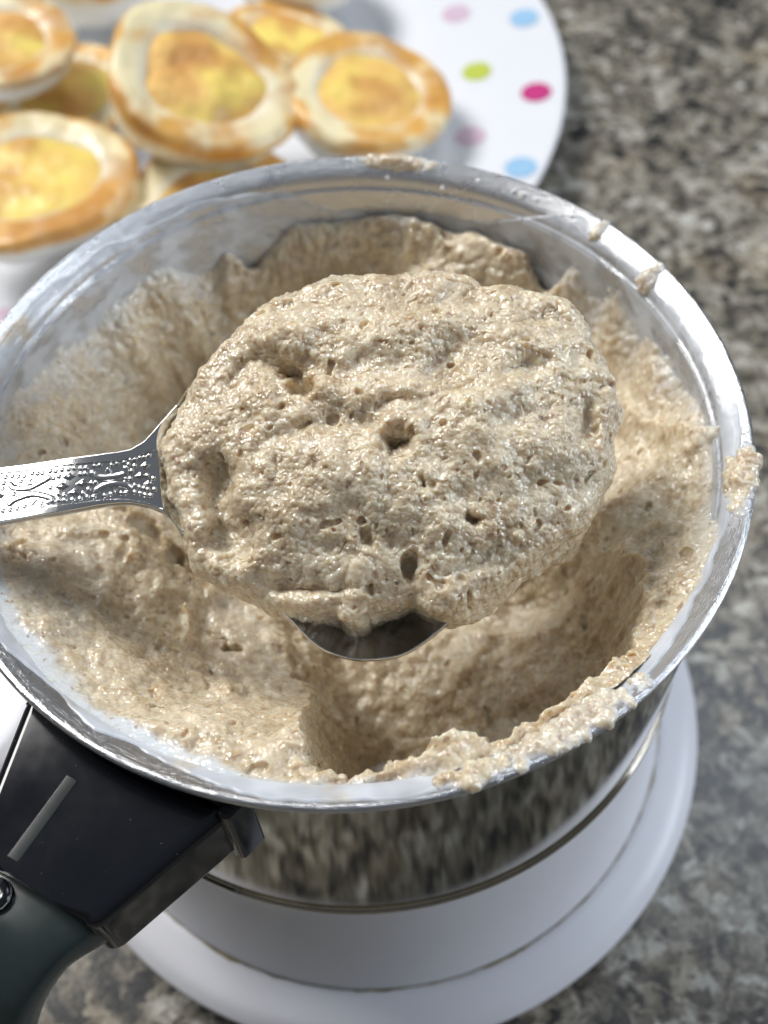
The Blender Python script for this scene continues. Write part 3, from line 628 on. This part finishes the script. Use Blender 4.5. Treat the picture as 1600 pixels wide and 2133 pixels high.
pxs = np.linalg.norm(suv((820, 950))-suv((810, 950)))/10
PU = pts3(U, Vq)
wu = .012*fbm(PU*18+5, 2); wv_ = .012*fbm(PU*18+25, 2)
dd = np.zeros_like(U)
for lst, sg in ((dips, -1), (bumps, 1)):
    for (x, y, sx_, sy_, ro_, dp) in lst:
        c0 = suv((x, y)); du = (U+wu-c0[0])/pxs; dv = -(Vq+wv_-c0[1])/pxs
        d1 = (du*math.cos(ro_)+dv*math.sin(ro_))/sx_; d2 = (-du*math.sin(ro_)+dv*math.cos(ro_))/sy_; q = np.hypot(d1, d2)
        dd += sg*dp*(np.exp(-q**4) if sg < 0 and sx_ <= 35 and dp > .03 else np.exp(-q**2))
hz = hz+dd*sstep(1.0, .75, Rh)
P = s3(U, Vq, hz)
dT = np.roll(P, -1, 0)-np.roll(P, 1, 0); dR = np.gradient(P, axis=1); Nn = np.cross(dR, dT); Nn /= np.linalg.norm(Nn, axis=-1)[..., None]+1e-12
Nn *= np.where((Nn[:, 10:11]@Sn)[..., None].mean() > 0, 1, -1)
gate = .55+.45*sstep(-.3, .3, fbm(P*5+90, 2))
dsp = .017*fbm(P*7+30, 3)+gate*(.006*billow(P*14+31)+.0030*perlin(P*33+33))+.0008*perlin(P*130+37)
dsp += (.0050*beads2(U+.005*perlin(PU*30), Vq+.005*perlin(PU*30+7), 54, .75)+.0036*beads2(U, Vq, 98, .9))*(.5+.5*sstep(-.4, .3, fbm(P*8+180, 2)))
dsp -= .012*sstep(.52, .66, perlin(P*24+140))+.004*sstep(.46, .6, perlin(P*55+150))
fadec = sstep(0, .04, Rh)
P = P+Nn*(dsp*fadec)[..., None]
hl = np.clip(-dd/.05, 0, 1)[..., None]
col = batter_color(P, 11.0)*1.03
hb_ = empty('batter_heap', (.10, -.22, .0), 'rounded heap of coarse pale batter filling the serving spoon', 'batter')
mesh_np('heap', P, grid_faces(NR, NT, True) if False else np.stack([
    (lambda i, j: i*NR+j)(np.arange(NT)[:, None], np.arange(NR-1)[None]), ((np.arange(NT)[:, None]+1) % NT)*NR+np.arange(NR-1)[None],
    ((np.arange(NT)[:, None]+1) % NT)*NR+np.arange(1, NR)[None], np.arange(NT)[:, None]*NR+np.arange(1, NR)[None]], -1).reshape(-1, 4)[:, ::-1], M_batter, hb_, attrs={'pigment': col})

# ------------------------------------------------------------------ plate with dots
PC = np.array([-.93, 3.91]); PR = 2.34; PZ = -1.62
pl = empty('dinner_plate', (PC[0], PC[1], ZC), 'large white plate with pastel and magenta polka dots behind the jar', 'plate')
pprof = catmull([(0, -1.80), (1.2, -1.80), (1.42, -1.79), (1.55, -1.75), (1.66, -1.705), (1.95, -1.665), (2.25, -1.632), (2.32, -1.622), (2.345, -1.625), (2.34, -1.642), (2.2, -1.665), (1.6, -1.74), (1.45, -1.82), (1.40, ZC+.004), (1.3, ZC+.004), (1.28, -1.83), (0, -1.83)], 6)
Vv, Ff = revolve(pprof, 256, PC[0], PC[1]); mesh_np('dish', Vv, Ff, M_plate, pl)
def plate_z(r): return np.interp(r, [1.2, 1.42, 1.55, 1.66, 1.95, 2.25, 2.32], [-1.80, -1.79, -1.75, -1.705, -1.665, -1.632, -1.622])
def dot(x, y, col_, rad=.082):
    k_ = np.arange(28)*2*np.pi/28; pts_ = [(x, y)]; V_ = []
    V_.append((x, y)); 
    for r_ in (.5, 1): 
        for a__ in k_: V_.append((x+rad*r_*math.cos(a__), y+rad*r_*math.sin(a__)))
    V_ = np.array(V_); zz = plate_z(np.hypot(V_[:, 0]-PC[0], V_[:, 1]-PC[1]))+.0045
    F_ = [[0, 1+i, 1+(i+1) % 28, 1+(i+1) % 28] for i in range(28)]
    V3 = np.c_[V_, zz]
    fq = np.array([[1+i, 29+i, 29+(i+1) % 28, 1+(i+1) % 28] for i in range(28)]+[[0, 1+2*i, 2+2*i, 1+(2*i+2) % 28] for i in range(14)])
    mesh_np('dot', V3, fq, M_dot[col_], pl)
seen = [((950, 30), 'pale_pink'), ((1092, 38), 'blue'), ((993, 150), 'lime'), ((1117, 193), 'magenta'), ((980, 285), 'pale_pink'), ((1085, 350), 'blue'), ((0, 665), 'pale_pink')]
angs = []
for q, c in seen:
    P_ = bp(q, -1.66); P_ = bp(q, float(plate_z(np.hypot(*(P_[:2]-PC))))); dot(P_[0], P_[1], c)
cyc = ['lime', 'pale_pink', 'blue', 'magenta']
for k_ in range(3, 22):
    for r_, off in ((1.86, 0), (2.16, .5)):
        a__ = math.radians(-30+(k_+off)*14+(-8)); 
        if -25 < math.degrees(a__)-0 < 20: continue
        x_, y_ = PC[0]+r_*math.cos(a__), PC[1]+r_*math.sin(a__)
        dq = min(np.hypot(x_-bp(s_[0], -1.65)[0], y_-bp(s_[0], -1.65)[1]) for s_ in seen)
        if dq > .22: dot(x_, y_, cyc[(k_+(1 if off else 0)) % 4])

# ------------------------------------------------------------------ browned egg halves
def egg_half(label, q, z, rad, tiltx, tilty, seed, spin=0, fold=0.0, hscale=1.0, pale=.0, cust=.62, wdir=None):
    base_ = bp(q, z)          # centre of the cut face
    rot_ = np.array(Matrix.Rotation(math.radians(tilty), 3, 'Y')@Matrix.Rotation(math.radians(tiltx), 3, 'X')@Matrix.Rotation(math.radians(spin), 3, 'Z'))
    org = base_-rot_[:, 2]*.7*rad*hscale
    e = empty('egg_half', org, label, 'egg half', 'browned egg halves piled on the polka dot plate')
    pr = catmull([(.02, .0), (.34, .02), (.58, .10), (.78, .25), (.91, .44), (.98, .60), (.992, .68), (.965, .735), (.90, .755), (.80, .75), (.70, .735), (.62, .70), (.55, .62)], 7)
    nA = 160; A_ = np.linspace(0, 2*np.pi, nA, endpoint=False); pr_r, pr_z = pr[:, 0], pr[:, 1]
    wob = 1+.06*np.cos(2*A_)+.035*np.cos(3*A_+seed)+.012*np.sin(5*A_+seed)
    if fold: wob = wob*(1-fold*np.exp(-((np.angle(np.exp(1j*(A_-math.pi*.95))))/.55)**2))
    R_ = pr_r[:, None]*wob[None]; Z_ = pr_z[:, None]*hscale+0*R_
    ips = np.stack([R_*np.cos(A_), R_*np.sin(A_), Z_], -1)
    nn = fbm(ips*2.2+seed, 4); prt = sstep(.25, .9, pr_r)[:, None]
    R_ = R_+.03*fbm(ips*1.3+seed, 2)*prt; Z_ = Z_+(.05*fbm(ips*1.4+seed+9, 2)+.014*perlin(ips*6+seed))*prt
    ips = np.stack([R_*np.cos(A_), R_*np.sin(A_), Z_], -1)
    idx_ = np.arange(len(pr_r))[:, None]/len(pr_r)
    topness = sstep(.52, .70, pr_z)[:, None]*sstep(.5, .8, pr_r)[:, None]
    wd = 0 if wdir is None else 1.1*np.clip(np.cos(A_[None]-math.radians(wdir-spin))-.1, 0, 1)*sstep(.97, .88, pr_r)[:, None]
    br = np.clip(topness*(.50+1.5*fbm(ips*1.6+seed+20, 4)-pale-wd)*1.3, 0, 1)
    br2 = np.clip(topness*(fbm(ips*2.2+seed+40, 4)+.12-pale-wd)*1.7, 0, 1)
    cream = np.array([.86, .76, .48]); tan_ = np.array([.72, .40, .10]); dk = np.array([.48, .20, .045]); wh = np.array([.84, .82, .75])
    c__ = (cream*(topness[..., None])+wh*(1-topness[..., None]))
    c__ = c__*(1-br[..., None])+tan_*br[..., None]; c__ = c__*(1-br2[..., None]*.6)+dk*br2[..., None]*.6
    Vw = org+(ips*rad)@rot_.T
    mesh_np('egg_white', Vw, grid_faces(len(pr_r), nA, True), M_egg, e, attrs={'pigment': c__.reshape(-1, 3)})
    rc = np.linspace(.01, 1, 40); RC, AC = np.meshgrid(rc*(cust+.14), A_, indexing='ij')
    RC = RC*wob[None]*(1+.03*np.sin(4*AC+seed))
    pc = np.stack([RC*np.cos(AC), RC*np.sin(AC), 0*RC], -1); fn = fbm(pc*2.4+seed+60, 3)
    ZC_ = (.645+.11*(1-(rc[:, None]/1.0)**2.5)+.05*fn*(1-rc[:, None]**4))*hscale
    pc[..., 2] = ZC_
    yb = np.clip(.55+1.5*fbm(pc*1.3+seed+80, 2), 0, 1)[..., None]; yd = np.clip(.15+1.7*fbm(pc*1.6+seed+95, 2), 0, 1)[..., None]
    cc_ = np.array([.88, .70, .18])*(1-yb)+np.array([.80, .50, .16])*yb; cc_ = cc_*(1-yd*.7)+np.array([.55, .24, .07])*yd*.7
    mesh_np('yolk', org+(pc*rad)@rot_.T, grid_faces(len(rc), nA, True), M_yolk, e, attrs={'pigment': cc_.reshape(-1, 3)})
    return e
egg_half('largest browned egg half tilted on top of the pile, pale side showing at its left', (420, 158), -1.10, .475, 12, 25, 1.3, 10, .12, 1.15, -.05, .62, 170)
egg_half('round browned egg half with golden yolk at the right end of the pile', (768, 188), -1.38, .45, 2, 13, 4.1, 60, 0, 1.05, .0, .62, 190)
egg_half('browned browned egg half with yellow yolk, lower left, beside the jar rim', (75, 368), -1.30, .46, 3, 6, 7.7, 30, 0, .95, -.25, .62, 75)
egg_half('browned egg half mostly hidden behind the far rim of the jar, upper edge showing', (440, 450), -1.42, .50, 2, 0, 11.2, 80, 0, .7, -.05, .62, 120)
egg_half('browned egg half at the upper left corner of the pile, browned right edge', (-15, 80), -1.22, .41, 2, 8, 15.5, 0, 0, .8, -.1)
egg_half('bright yolked browned egg half mostly buried between the left halves', (140, 190), -1.56, .40, 4, 0, 20.4, 0, 0, .5, .2, .72)
egg_half('pale browned egg half behind the largest one at the top of the pile', (190, -70), -1.40, .42, -8, 0, 23.1, 0, 0, 1, .1)
egg_half('smooth pale browned egg half farthest back on the plate', (620, -70), -1.45, .36, -10, 0, 27.4, 0, 0, 1, .3)
egg_half('small browned egg half peeking out behind the largest half on its right', (600, 70), -1.50, .33, 0, 14, 31.6, 0, 0, .6, .1)
for o in bpy.data.objects:
    if '_org' in o: del o['_org']
